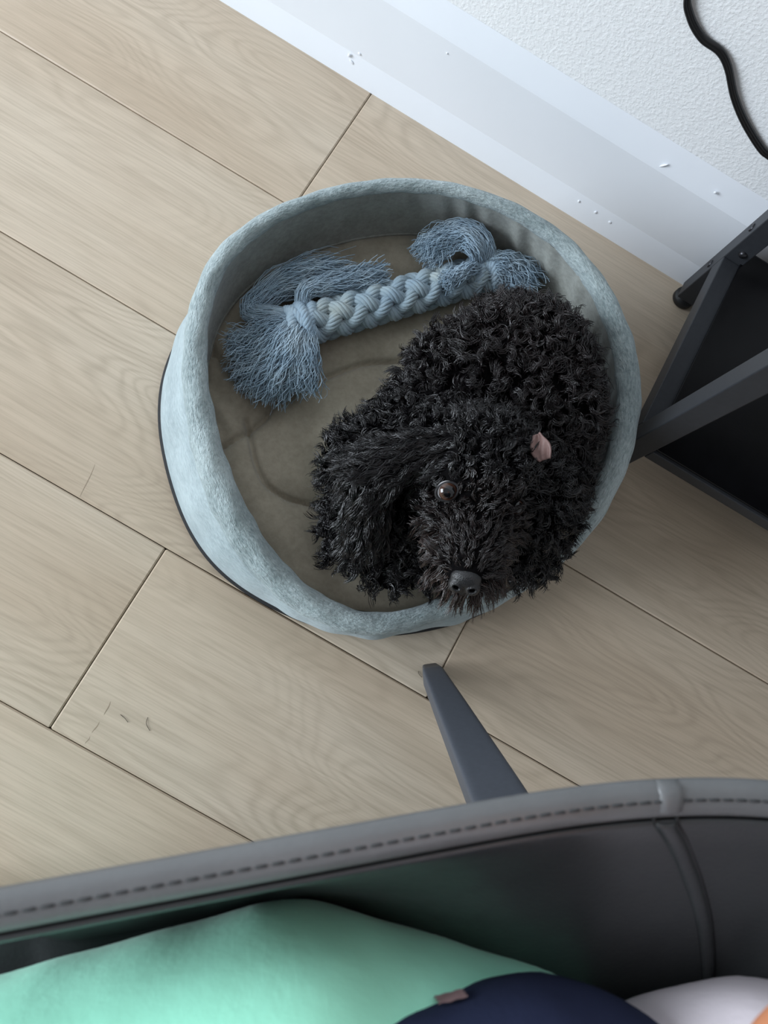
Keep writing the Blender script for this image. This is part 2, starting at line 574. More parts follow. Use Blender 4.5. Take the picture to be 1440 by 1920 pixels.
rad = np.concatenate([np.linspace(0.0005, 0.80, 70), np.linspace(0.81, 1.0, 30)])
CR = np.stack([ring(r_in * q + 0.002 * q ** 8, 0.0) for q in rad], 1)
X, Y = CR[..., 0], CR[..., 1]
q = np.broadcast_to(rad[None], X.shape)
Zc = 0.060 + 0.007 * np.exp(-((q - 0.86) / 0.10) ** 2) - 0.003 * np.exp(-((q - 1.0) / 0.02) ** 2)
for pl in quilt:
    d = poly_dist(X, Y, pl)
    Zc = Zc - 0.0085 * np.exp(-(d / 0.0026) ** 2) - 0.005 * np.exp(-(d / 0.013) ** 2)
wx, wy = X + 0.20, Y - 0.20
Zc = Zc + 0.0025 * np.sin((wy * 0.9 + wx * 0.35) * 240) * np.exp(-(np.hypot(wx, wy) / 0.04) ** 2)
Zc = Zc + 0.0012 * np.sin(X * 70 + 2 * np.sin(Y * 40)) * np.sin(Y * 55 + 1)
Zc = Zc - np.maximum(0, 0.064 - z_seam)[:, None] * np.clip((q - 0.75) / 0.25, 0, 1)
CR[..., 2] = Zc
bed_part('cushion', [CR[:, i] for i in range(CR.shape[1])], M['cushion'])
pp = np.concatenate([pipe, pipe[:1]])
link('seam_piping', tubes_np('seam_piping', pp[None], np.full((1, len(pp)), 0.0016), 6), M['lining'], bed)

# ------------------------------------------------------------------ side table (black frame, lower shelf)
TX0, TX1, TY0, TY1, TH_ = 0.240, 0.760, 0.3975, 0.6975, 0.52
LW = 0.0255
table = empty('side_table', (TX0, TY0, 0))
tag(table, 'black metal frame side table with glossy black lower shelf by the wall', 'side table')


def tpart(name, me, mat, parent=table):
    o = link(name, me, mat, parent)
    if parent is table:
        o.matrix_parent_inverse = Matrix.Translation((-TX0, -TY0, 0))
    return o


for lx in (TX0, TX1 - LW):
    for ly in (TY0, TY1 - LW):
        lg = tpart('leg', box_mesh('leg', lx, lx + LW, ly, ly + LW, 0.016, TH_ - 0.018, 0.0012), M['black_metal'])
        ft = lathe_mesh('levelling_foot', [(0.0001, 0.016), (0.007, 0.016), (0.007, 0.011), (0.0148, 0.010), (0.0152, 0.008), (0.0152, 0.002), (0.0135, 0.0), (0.0001, 0.0)])
        ft.transform(Matrix.Translation((lx + LW / 2, ly + LW / 2, 0)))
        link('levelling_foot', ft, M['rubber'], lg)
RZ0, RZ1 = 0.097, 0.1225
for x0 in (TX0, TX1 - LW):
    tpart('side_rail', box_mesh('side_rail', x0, x0 + LW, TY0 + LW, TY1 - LW, RZ0, RZ1, 0.0012), M['black_metal'])
    tpart('top_rail', box_mesh('top_rail', x0, x0 + LW, TY0 + LW, TY1 - LW, TH_ - 0.045, TH_ - 0.0185, 0.0012), M['black_metal'])
for y0 in (TY0, TY1 - LW):
    tpart('long_rail', box_mesh('long_rail', TX0 + LW, TX1 - LW, y0, y0 + LW, RZ0 + 0.006, RZ1, 0.0012), M['black_metal'])
tpart('shelf', box_mesh('shelf', TX0 + LW - 0.004, TX1 - LW + 0.004, TY0 + 0.004, TY1 - 0.004, RZ1 + 0.0002, RZ1 + 0.003, 0.0008), M['black_board'])
tpart('top', box_mesh('top', TX0 - 0.005, TX1 + 0.005, TY0 - 0.005, TY1 + 0.005, TH_ - 0.018, TH_, 0.002), M['black_board'])
for z in (0.085, 0.168):
    s = lathe_mesh('bolt', [(0.0001, 0.0012), (0.0028, 0.0012), (0.0045, 0.0018), (0.0052, 0.0006), (0.0052, 0.0)], 16)
    s.transform(Matrix.Translation((TX0, TY1 - LW / 2, z)) @ Matrix.Rotation(-math.pi / 2, 4, 'Y'))
    tpart('bolt', s, M['screw'])
s = lathe_mesh('bolt', [(0.0001, 0.004), (0.003, 0.0035), (0.0046, 0.002), (0.005, 0.0)], 16)
s.transform(Matrix.Translation((TX0 + LW * 0.55, TY1 - LW, 0.14)) @ Matrix.Rotation(math.pi / 2, 4, 'X'))
tpart('bolt', s, M['screw'])

# ------------------------------------------------------------------ black cord on the wall
cy = Y_WALL - 0.0048
cpts = [(0.005, cy, 0.62), (0.012, cy, 0.48), (0.02, cy, 0.38), (0.031, cy, 0.327), (0.0455, cy, 0.308), (0.067, cy, 0.2965), (0.089, cy, 0.2945), (0.106, cy, 0.285), (0.130, cy, 0.2625),
        (0.157, cy, 0.244), (0.190, cy, 0.228), (0.206, cy, 0.2255), (0.235, cy, 0.222), (0.29, cy, 0.205), (0.36, cy - 0.003, 0.17), (0.42, cy - 0.012, 0.09), (0.47, cy - 0.012, 0.03)]
cp = smooth_path(cpts, 160)
cord = link('power_cord', tubes_np('power_cord', np.stack([cp + np.array([0, 0, 0.0016]), cp - np.array([0, 0, 0.0016])]), np.full((2, 160), 0.0029), 10), M['cord'])
tag(cord, 'thin black power cord hanging along the white wall', 'cord')


def part(name, me, mat, root):
    """mesh given in world space, hung under a thing whose Empty sits at root.location"""
    me.transform(Matrix.Translation(-root.matrix_basis.translation))
    return link(name, me, mat, root)


# ------------------------------------------------------------------ braided rope toy
k_ = NT('faded_blue_cotton')
v_ = k_.coords()
c_ = k_.ramp(k_.noise(v_, 45, 3), [(0.3, srgb(142, 166, 184)), (0.5, srgb(158, 180, 196)), (0.75, srgb(176, 194, 205))])
M['yarn'] = k_.set(color=c_, rough=0.9, normal=k_.bump(k_.noise(k_.coords((1, 1, 1)), 900, 3), 0.5, 0.001), spec=0.1, sheen=(0.25, 0.5, (0.8, 0.9, 1, 1)))
k_ = NT('faded_blue_braid_cotton')
v_ = k_.coords()
c_ = k_.ramp(k_.noise(v_, 30, 3), [(0.3, srgb(138, 158, 172)), (0.55, srgb(154, 171, 179)), (0.75, srgb(168, 178, 176))])
M['yarn_pale'] = k_.set(color=c_, rough=0.9, normal=k_.bump(k_.noise(v_, 900, 3), 0.5, 0.001), spec=0.1, sheen=(0.25, 0.5, (0.8, 0.9, 1, 1)))

TA, TB = np.array([-0.140, 0.337, 0.0875]), np.array([-0.006, 0.500, 0.086])
toy = empty('rope_toy', tuple((TA + TB) / 2 - np.array([0, 0, 0.025])))
tag(toy, 'blue braided cotton rope dog toy with frayed tassel ends', 'dog toy')
tax = (TB - TA) / np.linalg.norm(TB - TA)
tz = np.array([0, 0, 1.0]) - tax[2] * tax
tz /= np.linalg.norm(tz)
ty = np.cross(tz, tax)
Ltoy = np.linalg.norm(TB - TA)


def rope_of_yarns(paths, rad, ny, twist, yr):
    out = []
    for Pc in paths:
        T = np.gradient(Pc, axis=0); T /= np.linalg.norm(T, axis=1, keepdims=True)
        n = np.cross(T, np.array([0.3, 0.2, 0.93])); n /= np.linalg.norm(n, axis=1, keepdims=True)
        b = np.cross(T, n)
        arc = np.concatenate([[0], np.cumsum(np.linalg.norm(np.diff(Pc, axis=0), axis=1))])
        for k in range(ny):
            a = 2 * math.pi * k / ny + twist * arc
            out.append(Pc + rad * (np.cos(a)[:, None] * n + np.sin(a)[:, None] * b))
    return np.stack(out), yr


sarc = np.linspace(-0.006, Ltoy + 0.006, 130)
om = 2 * math.pi / 0.125
paths = []
for k in range(4):
    for sg in (1, -1):
        ph = k * math.pi / 2 + sg * om * sarc
        rr_ = 0.0138 + sg * 0.0034 * np.cos(4 * om * sarc)
        paths.append(TA + sarc[:, None] * tax + (rr_ * np.cos(ph))[:, None] * ty + (rr_ * np.sin(ph) * 0.93)[:, None] * tz)
Py, yr = rope_of_yarns(paths, 0.0058, 9, 120, 0.0027)
part('braid', tubes_np('braid', Py, np.full(Py.shape[:2], yr), 6), M['yarn_pale'], toy)


def tuft(pts, n, w0, w1, seed, fr=0.00062, wave=0.0026, flat=0.75):
    n, w0, w1 = int(n * 3.2), w0 * 1.15, w1 * 1.25
    r = np.random.default_rng(seed)
    S = 18
    Pc = smooth_path(pts, S)
    T = np.gradient(Pc, axis=0); T /= np.linalg.norm(T, axis=1, keepdims=True)
    up = np.array([0, 0, 1.0])
    sd = np.cross(T, up); sd /= np.linalg.norm(sd, axis=1, keepdims=True) + 1e-9
    nn = np.cross(sd, T)
    s = np.linspace(0, 1, S)
    a = r.uniform(0, 2 * np.pi, n); q_ = np.sqrt(r.uniform(0, 1, n))
    w = w0 + (w1 - w0) * s ** 1.3
    ox = (q_ * np.cos(a))[:, None] * w[None]
    oy = (q_ * np.sin(a))[:, None] * w[None] * flat
    lock = r.integers(0, max(2, n // 14), n)
    lx, ly = r.normal(0, 0.35, n)[lock][:, None] * w1 * s ** 2, r.normal(0, 0.25, n)[lock][:, None] * w1 * s ** 2
    ph = r.uniform(0, 6.28, (n, 2)); fq = r.uniform(2, 5, (n, 2))
    wx_ = wave * np.sin(ph[:, :1] + fq[:, :1] * s * 6.28) * (0.3 + s)
    wy_ = wave * np.sin(ph[:, 1:] + fq[:, 1:] * s * 6.28) * (0.3 + s)
    ln = r.uniform(0.82, 1.06, n)
    idx = np.clip(s[None] * ln[:, None], 0, 1) * (S - 1)
    i0 = np.minimum(np.floor(idx).astype(int), S - 2); tt = (idx - i0)[..., None]
    base = Pc[i0] * (1 - tt) + Pc[i0 + 1] * tt
    base += np.maximum(0, s[None] * ln[:, None] - 1)[..., None] * (Pc[-1] - Pc[-2]) * S
    Pn = base + (ox + lx + wx_)[..., None] * sd[None] + (oy + ly + wy_)[..., None] * nn[None]
    Pn[..., 2] = np.maximum(Pn[..., 2], 0.0665)
    rad_ = np.broadcast_to(fr * (1 - 0.35 * s), (n, S)) * r.uniform(0.7, 1.3, (n, 1))
    return Pn, rad_


def tassel(name, tufts):
    A = [tuft(*t) for t in tufts]
    Pn = np.concatenate([a[0] for a in A]); rd = np.concatenate([a[1] for a in A])
    o = part(name, tubes_np(name, Pn, rd, 3), M['yarn'], toy)
    o['kind'] = 'stuff'
    return o


K1 = (-0.149, 0.330, 0.092)
tassel('frayed_tassel', [
    ([K1, (-0.180, 0.318, 0.098), (-0.203, 0.306, 0.092), (-0.207, 0.322, 0.084), (-0.196, 0.356, 0.088), (-0.172, 0.384, 0.092), (-0.142, 0.412, 0.086)], 120, 0.007, 0.016, 1),
    ([K1, (-0.165, 0.355, 0.104), (-0.15, 0.378, 0.102), (-0.125, 0.405, 0.100), (-0.102, 0.430, 0.098)], 80, 0.007, 0.011, 2),
    ([K1, (-0.172, 0.305, 0.100), (-0.188, 0.278, 0.090), (-0.203, 0.258, 0.082)], 90, 0.008, 0.016, 3),
    ([K1, (-0.156, 0.300, 0.104), (-0.160, 0.262, 0.092), (-0.170, 0.232, 0.076)], 120, 0.009, 0.020, 4),
    ([K1, (-0.145, 0.300, 0.106), (-0.142, 0.268, 0.096), (-0.143, 0.238, 0.076)], 130, 0.009, 0.020, 5),
    ([K1, (-0.132, 0.303, 0.104), (-0.121, 0.280, 0.096), (-0.117, 0.262, 0.080)], 110, 0.009, 0.018, 6)])
K2 = (-0.008, 0.500, 0.094)
tassel('frayed_tassel', [
    ([K2, (-0.010, 0.515, 0.108), (-0.030, 0.525, 0.114), (-0.054, 0.516, 0.112), (-0.066, 0.494, 0.104), (-0.074, 0.474, 0.094)], 120, 0.008, 0.013, 11),
    ([K2, (-0.024, 0.505, 0.116), (-0.045, 0.508, 0.116), (-0.062, 0.490, 0.110), (-0.066, 0.470, 0.106)], 80, 0.008, 0.012, 12),
    ([K2, (0.004, 0.514, 0.104), (0.026, 0.522, 0.098), (0.056, 0.518, 0.086)], 120, 0.009, 0.017, 13),
    ([K2, (0.008, 0.506, 0.100), (0.030, 0.508, 0.092), (0.054, 0.500, 0.082)], 90, 0.009, 0.014, 14),
    ([K2, (-0.016, 0.488, 0.112), (-0.030, 0.468, 0.112), (-0.040, 0.452, 0.108)], 36, 0.006, 0.008, 15)])


def knot(name, K, ax, sz):
    K = np.array(K); ax = np.array(ax, float); ax /= np.linalg.norm(ax)
    up = np.array([0, 0, 1.0]); sd = np.cross(up, ax); sd /= np.linalg.norm(sd)
    ps = []
    for off, tilt, rr_ in ((-0.011, 0.5, 0.019), (0.0, -0.55, 0.020), (0.011, 0.45, 0.018), (0.004, 0.0, 0.0215)):
        a = np.linspace(0, 2 * np.pi, 60)
        ps.append(K + ax * off + np.cos(a)[:, None] * rr_ * sz * (sd + tilt * ax) + np.sin(a)[:, None] * rr_ * sz * 0.9 * up)
    Pk, yr_ = rope_of_yarns(ps, 0.0042, 6, 260, 0.0030)
    return part(name, tubes_np(name, Pk, np.full(Pk.shape[:2], yr_), 6), M['yarn'], toy)


knot('end_knot', (-0.151, 0.325, 0.090), tax, 0.95)
knot('end_knot', (-0.001, 0.505, 0.088), tax, 0.85)

# ------------------------------------------------------------------ dog
CR_ = np.array([0.86202761, 0.48269994, 0.15462589])      # directions of the place: roughly along / across the dog's face
CU_ = np.array([-0.5049103, 0.84451685, 0.17848497])
hm = np.array([0.283, -0.825, 0.49]); hm /= np.linalg.norm(hm)          # muzzle direction
he = CR_ * 0.974 - CU_ * 0.225
he -= hm * (he @ hm); he /= np.linalg.norm(he)                           # towards the dog's left ear
hu = np.cross(he, hm); hu /= np.linalg.norm(hu)                          # crown direction
if hu[2] < 0: hu = -hu
EYE1 = np.array([0.0700, 0.1990, 0.235])
EYE2 = np.array([0.1335, 0.2225, 0.2265])
SK = (EYE1 + EYE2) / 2 - 0.036 * hm - 0.016 * hu


def hp(e, m, u): return SK + e * he + m * hm + u * hu


HAX = np.stack([he, hm, hu])
EAR = [hp(-0.046, -0.012, 0.026), np.array([0.004, 0.192, 0.190]), np.array([0.022, 0.150, 0.150])]
items = [
    ('c', (0.03, 0.28, 0.118), 0.052, (0.05, 0.345, 0.130), 0.070),
    ('c', (0.05, 0.345, 0.130), 0.070, (0.085, 0.388, 0.138), 0.077),
    ('c', (0.085, 0.388, 0.138), 0.077, (0.116, 0.362, 0.136), 0.074),
    ('c', (0.116, 0.362, 0.136), 0.074, (0.143, 0.290, 0.118), 0.066),
    ('c', (0.148, 0.290, 0.118), 0.066, (0.172, 0.240, 0.100), 0.054),
    ('c', (0.008, 0.225, 0.115), 0.047, (0.05, 0.30, 0.125), 0.062),
    ('c', (0.005, 0.22, 0.115), 0.052, (0.025, 0.165, 0.100), 0.044),
    ('c', (0.025, 0.165, 0.100), 0.044, (0.022, 0.142, 0.088), 0.030),
    ('c', (0.022, 0.142, 0.088), 0.028, (0.075, 0.134, 0.084), 0.021),
    ('c', (0.06, 0.19, 0.11), 0.045, (0.11, 0.170, 0.09), 0.028),
    ('c', (0.06, 0.285, 0.14), 0.058, tuple(SK - 0.012 * hm - 0.012 * hu), 0.050),
    ('e', SK, HAX, (0.052, 0.056, 0.049)),
    ('e', hp(0, -0.012, 0.018), HAX, (0.047, 0.045, 0.042)),
    ('c', hp(0, 0.025, -0.014), 0.037, hp(0, 0.062, -0.016), 0.028),
    ('c', hp(-0.002, 0.062, -0.016), 0.028, hp(-0.006, 0.096, -0.017), 0.020),
    ('c', hp(0.004, 0.03, -0.032), 0.026, hp(0.006, 0.086, -0.034), 0.018),
    ('e', hp(-0.018, 0.076, -0.024), HAX, (0.017, 0.022, 0.016)), ('e', hp(0.012, 0.076, -0.024), HAX, (0.018, 0.022, 0.016)),
    ('e', hp(-0.026, 0.024, -0.016), HAX, (0.022, 0.026, 0.022)),
    ('e', hp(0.026, 0.024, -0.016), HAX, (0.022, 0.026, 0.022)),
    ('c', EAR[0], 0.017, EAR[1], 0.024),
    ('c', EAR[1], 0.024, EAR[2], 0.020),
    ('c', hp(0.046, -0.014, 0.022), 0.016, hp(0.072, -0.008, -0.006), 0.020),
    ('c', hp(0.072, -0.008, -0.006), 0.020, hp(0.076, 0.008, -0.040), 0.016),
]
DB = np.array([0.09, 0.29, 0.062])
M['dog_skin'] = mat_simple('black_undercoat', (0.003, 0.0027, 0.003, 1), 0.95, 0.3, 200, 0.5, 400, 0.05)
bme = blob_mesh('dog', items, 0.0045, 8)
bme.transform(Matrix.Translation(-Vector(DB)))
bme.materials.clear()
dog = link('dog', bme, M['dog_skin'])
dog.location = DB
tag(dog, 'small black curly-coated dog curled in the bed looking up', 'dog')

nv = len(bme.vertices)
DV = np.empty(nv * 3, np.float32); bme.vertices.foreach_get('co', DV); DV = DV.reshape(-1, 3) + DB
DN = np.empty(nv * 3, np.float32); bme.vertices.foreach_get('normal', DN); DN = DN.reshape(-1, 3)
bme.calc_loop_triangles()
TI = np.empty(len(bme.loop_triangles) * 3, np.int32); bme.loop_triangles.foreach_get('vertices', TI); TI = TI.reshape(-1, 3)


def norm(v): return v / (np.linalg.norm(v, axis=-1, keepdims=True) + 1e-9)


def sample_surface(n, weight):
    a, b, c = DV[TI[:, 0]], DV[TI[:, 1]], DV[TI[:, 2]]
    ar = np.linalg.norm(np.cross(b - a, c - a), axis=1) * weight((a + b + c) / 3, norm(DN[TI].mean(1)))
    t = RNG.choice(len(TI), n, p=ar / ar.sum())
    u, v = RNG.uniform(0, 1, n), RNG.uniform(0, 1, n)
    k = u + v > 1
    u[k], v[k] = 1 - u[k], 1 - v[k]
    w = (1 - u - v)[:, None]; u, v = u[:, None], v[:, None]
    p = a[t] * w + b[t] * u + c[t] * v
    n_ = norm(DN[TI[t, 0]] * w + DN[TI[t, 1]] * u + DN[TI[t, 2]] * v)
    return p, n_


NOSE = hp(-0.008, 0.112, -0.013)


def head_coords(p):
    q_ = p - SK
    return q_ @ he, q_ @ hm, q_ @ hu


def seg_dist(p, a, b):
    ab = b - a
    t = np.clip(((p - a) @ ab) / (ab @ ab), 0, 1)
    return np.linalg.norm(p - a - t[:, None] * ab, axis=1)


PINK = np.array([0.1235, 0.2760, 0.252])


def wfun(c, n):
    w = np.where((c[:, 2] < 0.085) & (n[:, 2] < -0.1), 0.0, 1.0)
    w *= np.where(n[:, 2] < -0.45, 0.15, 1.0)
    w *= np.clip((c[:, 2] - 0.065) / 0.05, 0.3, 1)
    hd = np.linalg.norm(c - SK, axis=1) < 0.10
    w *= np.where(hd, 1.7, 1.0)
    w *= np.where(np.linalg.norm(c - EYE1, axis=1) < 0.0115, 0.0, 1.0)
    w *= np.where(np.linalg.norm(c - EYE2, axis=1) < 0.010, 0.0, 1.0)
    w *= np.where(np.linalg.norm(c - NOSE, axis=1) < 0.0110, 0.0, 1.0)
    w *= np.where(np.linalg.norm(c - PINK, axis=1) < 0.016, 0.0, 1.0)
    return w


NL, NS, SS = 3700, 34500, 11
lp, ln_ = sample_surface(NL, wfun)
sp, sn = sample_surface(NS, wfun)
from mathutils.kdtree import KDTree
kd = KDTree(NL)
for i in range(NL): kd.insert(lp[i], i)
kd.balance()
own = np.array([kd.find(p)[1] for p in sp])

# per lock: region, flow, length, curl
he_, hm_, hu_ = head_coords(lp)
d_ear = np.minimum(seg_dist(lp, EAR[0], EAR[1]), seg_dist(lp, EAR[1], EAR[2]))
is_ear = d_ear < 0.030
is_muz = (hm_ > 0.030) & (np.abs(he_) < 0.05) & (np.linalg.norm(lp - SK, axis=1) < 0.125) & ~is_ear
is_head = (np.linalg.norm(lp - SK, axis=1) < 0.078) & ~is_ear & ~is_muz
rt = RNG.normal(0, 1, (NL, 3)); rt = norm(rt - (rt * ln_).sum(1, keepdims=True) * ln_)


def tang(v): return norm(v - (v * ln_).sum(1, keepdims=True) * ln_)


fl_body = ln_ * 0.75 + rt * 0.55 + tang(np.broadcast_to(np.array([0.1, -0.3, -0.6]), lp.shape)) * 0.25
fl_head = ln_ * 0.62 + rt * 0.38 + tang(lp - NOSE) * 0.50
ear_dir = np.where((seg_dist(lp, EAR[0], EAR[1]) < seg_dist(lp, EAR[1], EAR[2]))[:, None], norm(EAR[1] - EAR[0]), norm(EAR[2] - EAR[1]))
fl_ear = ln_ * 0.28 + rt * 0.22 + tang(ear_dir) * 0.9
beard = np.clip((-hu_ - 0.012) / 0.02, 0, 1)[:, None]
fl_muz = ln_ * 0.45 + rt * 0.25 + tang(lp - NOSE) * 0.55 * (1 - beard) + beard * (0.6 * -CU_ + 0.25 * norm(lp - SK) + np.array([0, 0, -0.25]))
flow = norm(np.where(is_ear[:, None], fl_ear, np.where(is_muz[:, None], fl_muz, np.where(is_head[:, None], fl_head, fl_body))))
length = np.where(is_ear, RNG.uniform(0.026, 0.038, NL), np.where(is_muz, RNG.uniform(0.012, 0.018, NL) + beard[:, 0] * RNG.uniform(0.002, 0.016, NL),
                  np.where(is_head, RNG.uniform(0.016, 0.024, NL), RNG.uniform(0.018, 0.028, NL))))
eye_d = np.minimum(np.linalg.norm(lp - EYE1, axis=1), 9)
length *= np.clip((eye_d - 0.006) / 0.026, 0.30, 1)
curl = np.where(is_ear, 0.0020, np.where(is_muz, 0.0016, np.where(is_head, 0.0028, 0.0037)))
turns = np.where(is_ear, RNG.uniform(1.2, 2.0, NL), np.where(is_muz, RNG.uniform(0.6, 1.2, NL), RNG.uniform(0.9, 1.7, NL)))
phl = RNG.uniform(0, 2 * np.pi, NL)
hand = np.where(RNG.uniform(0, 1, NL) < 0.5, 1.0, -1.0)
la = norm(np.cross(flow, rt + 0.01)); lb = np.cross(flow, la)
s = np.linspace(0, 1, SS)
ang = phl[:, None] + hand[:, None] * turns[:, None] * 2 * np.pi * s[None]
ramp_ = np.minimum(1, s * 2.5)[None] * curl[:, None]
Cl = (length[:, None] * s[None])[..., None] * flow[:, None]
Cl = Cl + (ramp_ * np.cos(ang) - ramp_[:, :1] * np.cos(ang[:, :1]))[..., None] * la[:, None] + (ramp_ * np.sin(ang))[..., None] * lb[:, None]
grav = np.where(is_ear, 0.15, np.where(is_head, 0.10, 0.22))
Cl[..., 2] -= (grav * length)[:, None] * s[None] ** 2

scl = RNG.uniform(0.72, 1.12, NS)
off = sp - lp[own]
keep = 1 - 0.62 * s[None] ** 0.8
Pf = lp[own][:, None] + off[:, None] * keep[..., None] + Cl[own] * scl[:, None, None]
jit = RNG.normal(0, 1, (NS, 1, 3)) * 0.0009
Pf = Pf + jit * s[None, :, None] + RNG.normal(0, 0.00022, Pf.shape)
Pf -= sn[:, None] * (0.0015 * (1 - s))[None, :, None]
Pf[..., 2] = np.maximum(Pf[..., 2], 0.067)
nm_ = norm(hm + 0.8 * norm(np.array([0, 0, CAM_H]) - NOSE))
# groomed clear of the nose leather, the eye and the bare ear
okf = (np.linalg.norm(Pf - (NOSE + 0.008 * nm_ - 0.002 * hu), axis=2).min(1) > 0.0100) & (np.linalg.norm(Pf - (EYE1 + 0.007 * norm(hu + 0.5 * hm)), axis=2).min(1) > 0.0094)
okf &= np.linalg.norm(Pf - (PINK + np.array([-0.004, -0.003, 0.010]) + 0.004 * CU_), axis=2).min(1) > 0.0095
Pf, sp, sn, own = Pf[okf], sp[okf], sn[okf], own[okf]
NS = len(Pf)
rb_ = np.where(is_muz[own], 0.00046, np.where(is_ear[own], 0.00050, 0.00056)) * RNG.uniform(0.75, 1.25, NS)
Rf = rb_[:, None] * np.array([1.0, 1.0, 1.0, 1.0, 0.97, 0.93, 0.88, 0.8, 0.7, 0.55, 0.25])[None]
fme = tubes_np('fur', Pf - DB, Rf, 3)
# coat colour: black with brown on muzzle, beard and back
tint = np.zeros((NS, 3))
brown = np.clip(is_muz[own] * (0.25 + 0.9 * beard[own, 0]) * RNG.uniform(0.1, 1.0, NS), 0, 1)
back = np.clip((sp[:, 1] - 0.28) / 0.12, 0, 1) * RNG.uniform(0.3, 1, NS)
tint += np.array([0.0060, 0.0052, 0.0060]) * RNG.uniform(0.6, 1.5, (NS, 1))
tint += brown[:, None] * np.array([0.050, 0.026, 0.018])
tint += back[:, None] * np.array([0.016, 0.0105, 0.0095])
att = fme.color_attributes.new('coat', 'FLOAT_COLOR', 'POINT')
colr = np.ones((NS, SS * 3, 4), np.float32)
colr[..., :3] = tint[:, None]
att.data.foreach_set('color', colr.ravel())
k_ = NT('curly_black_fur')
at_ = k_.n('ShaderNodeAttribute'); at_.attribute_name = 'coat'
M['fur'] = k_.set(color=at_.outputs['Color'], rough=0.27, spec=0.68)
fur = link('fur', fme, M['fur'], dog)
fur['kind'] = 'stuff'


def eye_material():
    k = NT('brown_dog_eye')
    tc = k.n('ShaderNodeTexCoord')
    sx = k.n('ShaderNodeSeparateXYZ')
    k.l(tc.outputs['Object'], sx.inputs[0])
    r = k.math('SQRT', k.math('ADD', k.math('POWER', sx.outputs['X'], 2.0), k.math('POWER', sx.outputs['Y'], 2.0)))
    col = k.ramp(k.math('MULTIPLY', r, 1 / 0.0115), [(0.42, (0.002, 0.002, 0.003, 1)), (0.50, srgb(46, 28, 20)), (0.66, srgb(74, 48, 36)),
                                                    (0.76, srgb(30, 20, 18)), (0.82, srgb(190, 188, 190))])
    return k.set(color=col, rough=0.05, spec=0.5, coat=0.3)


M['eye'] = eye_material()
M['lid'] = mat_simple('dark_eyelid_skin', (0.006, 0.005, 0.006, 1), 0.7, 0.2, 300, 0.2, 900)
CAMP = np.array([0, 0, CAM_H])
for Ec, rr_ in ((EYE1 - 0.003 * norm(np.array([0, 0, CAM_H]) - EYE1), 0.0102), (EYE2, 0.0090)):
    look = norm(norm(CAMP - Ec) + 0.20 * CR_ - 0.06 * CU_)
    prof = [(rr_ * math.sin(a), rr_ * math.cos(a)) for a in np.linspace(0.001, math.pi - 0.001, 24)]
    ey = link('eye', lathe_mesh('eye', prof, 32), M['eye'], dog)
    ey.location = Ec - DB
    ey.rotation_euler = Vector(look).to_track_quat('Z', 'Y').to_euler()
    out = norm(CAMP - Ec)
    a1 = norm(np.cross(out, CU_)); a2 = np.cross(a1, out)
    t = np.linspace(0, 2 * np.pi, 41)
    rg = Ec + out * rr_ * 0.50 + rr_ * 0.98 * (np.cos(t)[:, None] * (a1 - 0.18 * a2) * 1.02 + np.sin(t)[:, None] * a2 * 0.80)
    lme = tubes_np('eyelid', (rg - DB)[None], np.full((1, 41), 0.0014), 8)
    link('eyelid', lme, M['lid'], dog)

# nose leather with nostrils
k_ = NT('black_nose_leather')
vo_ = k_.n('ShaderNodeTexVoronoi'); vo_.inputs['Scale'].default_value = 900
k_.l(k_.coords(), vo_.inputs['Vector'])
M['nose'] = k_.set(color=(0.009, 0.009, 0.010, 1), rough=0.46, normal=k_.bump(vo_.outputs['Distance'], 0.5, 0.0006), spec=0.6)
nm = norm(hm * 0.62 + norm(CAMP - NOSE) * 0.72)
ne = norm(he - nm * (he @ nm)); nu_ = np.cross(ne, nm)
if nu_ @ hu < 0: nu_ = -nu_
NAX = np.stack([ne, nm, nu_])
nos = blob_mesh('nose', [('e', NOSE - 0.004 * nm + 0.003 * nu_, NAX, (0.0140, 0.0095, 0.0096)),
                         ('e', NOSE - 0.003 * nm - 0.004 * nu_ - 0.007 * ne, NAX, (0.0078, 0.0088, 0.0080)),
                         ('e', NOSE - 0.003 * nm - 0.004 * nu_ + 0.007 * ne, NAX, (0.0078, 0.0088, 0.0080)),
                         ('c', NOSE - 0.004 * nm - 0.008 * nu_, 0.004, NOSE - 0.012 * nm - 0.016 * nu_, 0.004)], 0.0008, 5)
nvx = np.empty(len(nos.vertices) * 3, np.float32); nos.vertices.foreach_get('co', nvx); nvx = nvx.reshape(-1, 3)
for sg in (-1, 1):
    nc_ = NOSE + 0.0052 * nm - 0.0046 * nu_ + sg * 0.0072 * ne
    dq = nvx - nc_
    ee = np.hypot((dq @ (ne + sg * 0.35 * nu_)) / 0.0040, (dq @ (nu_ - sg * 0.35 * ne)) / 0.0026)
    nvx -= (np.clip(1 - ee ** 2, 0, 1) * 0.0048 * ((dq @ nm) > -0.006))[:, None] * nm[None]
nos.vertices.foreach_set('co', nvx.astype(np.float32).ravel())
nos.transform(Matrix.Translation(-Vector(DB)))
nos.materials.clear()
nose = link('nose', nos, M['nose'], dog)
M['nostril'] = mat_simple('nostril_black', (0.001, 0.001, 0.001, 1), 1.0, spec=0.0)
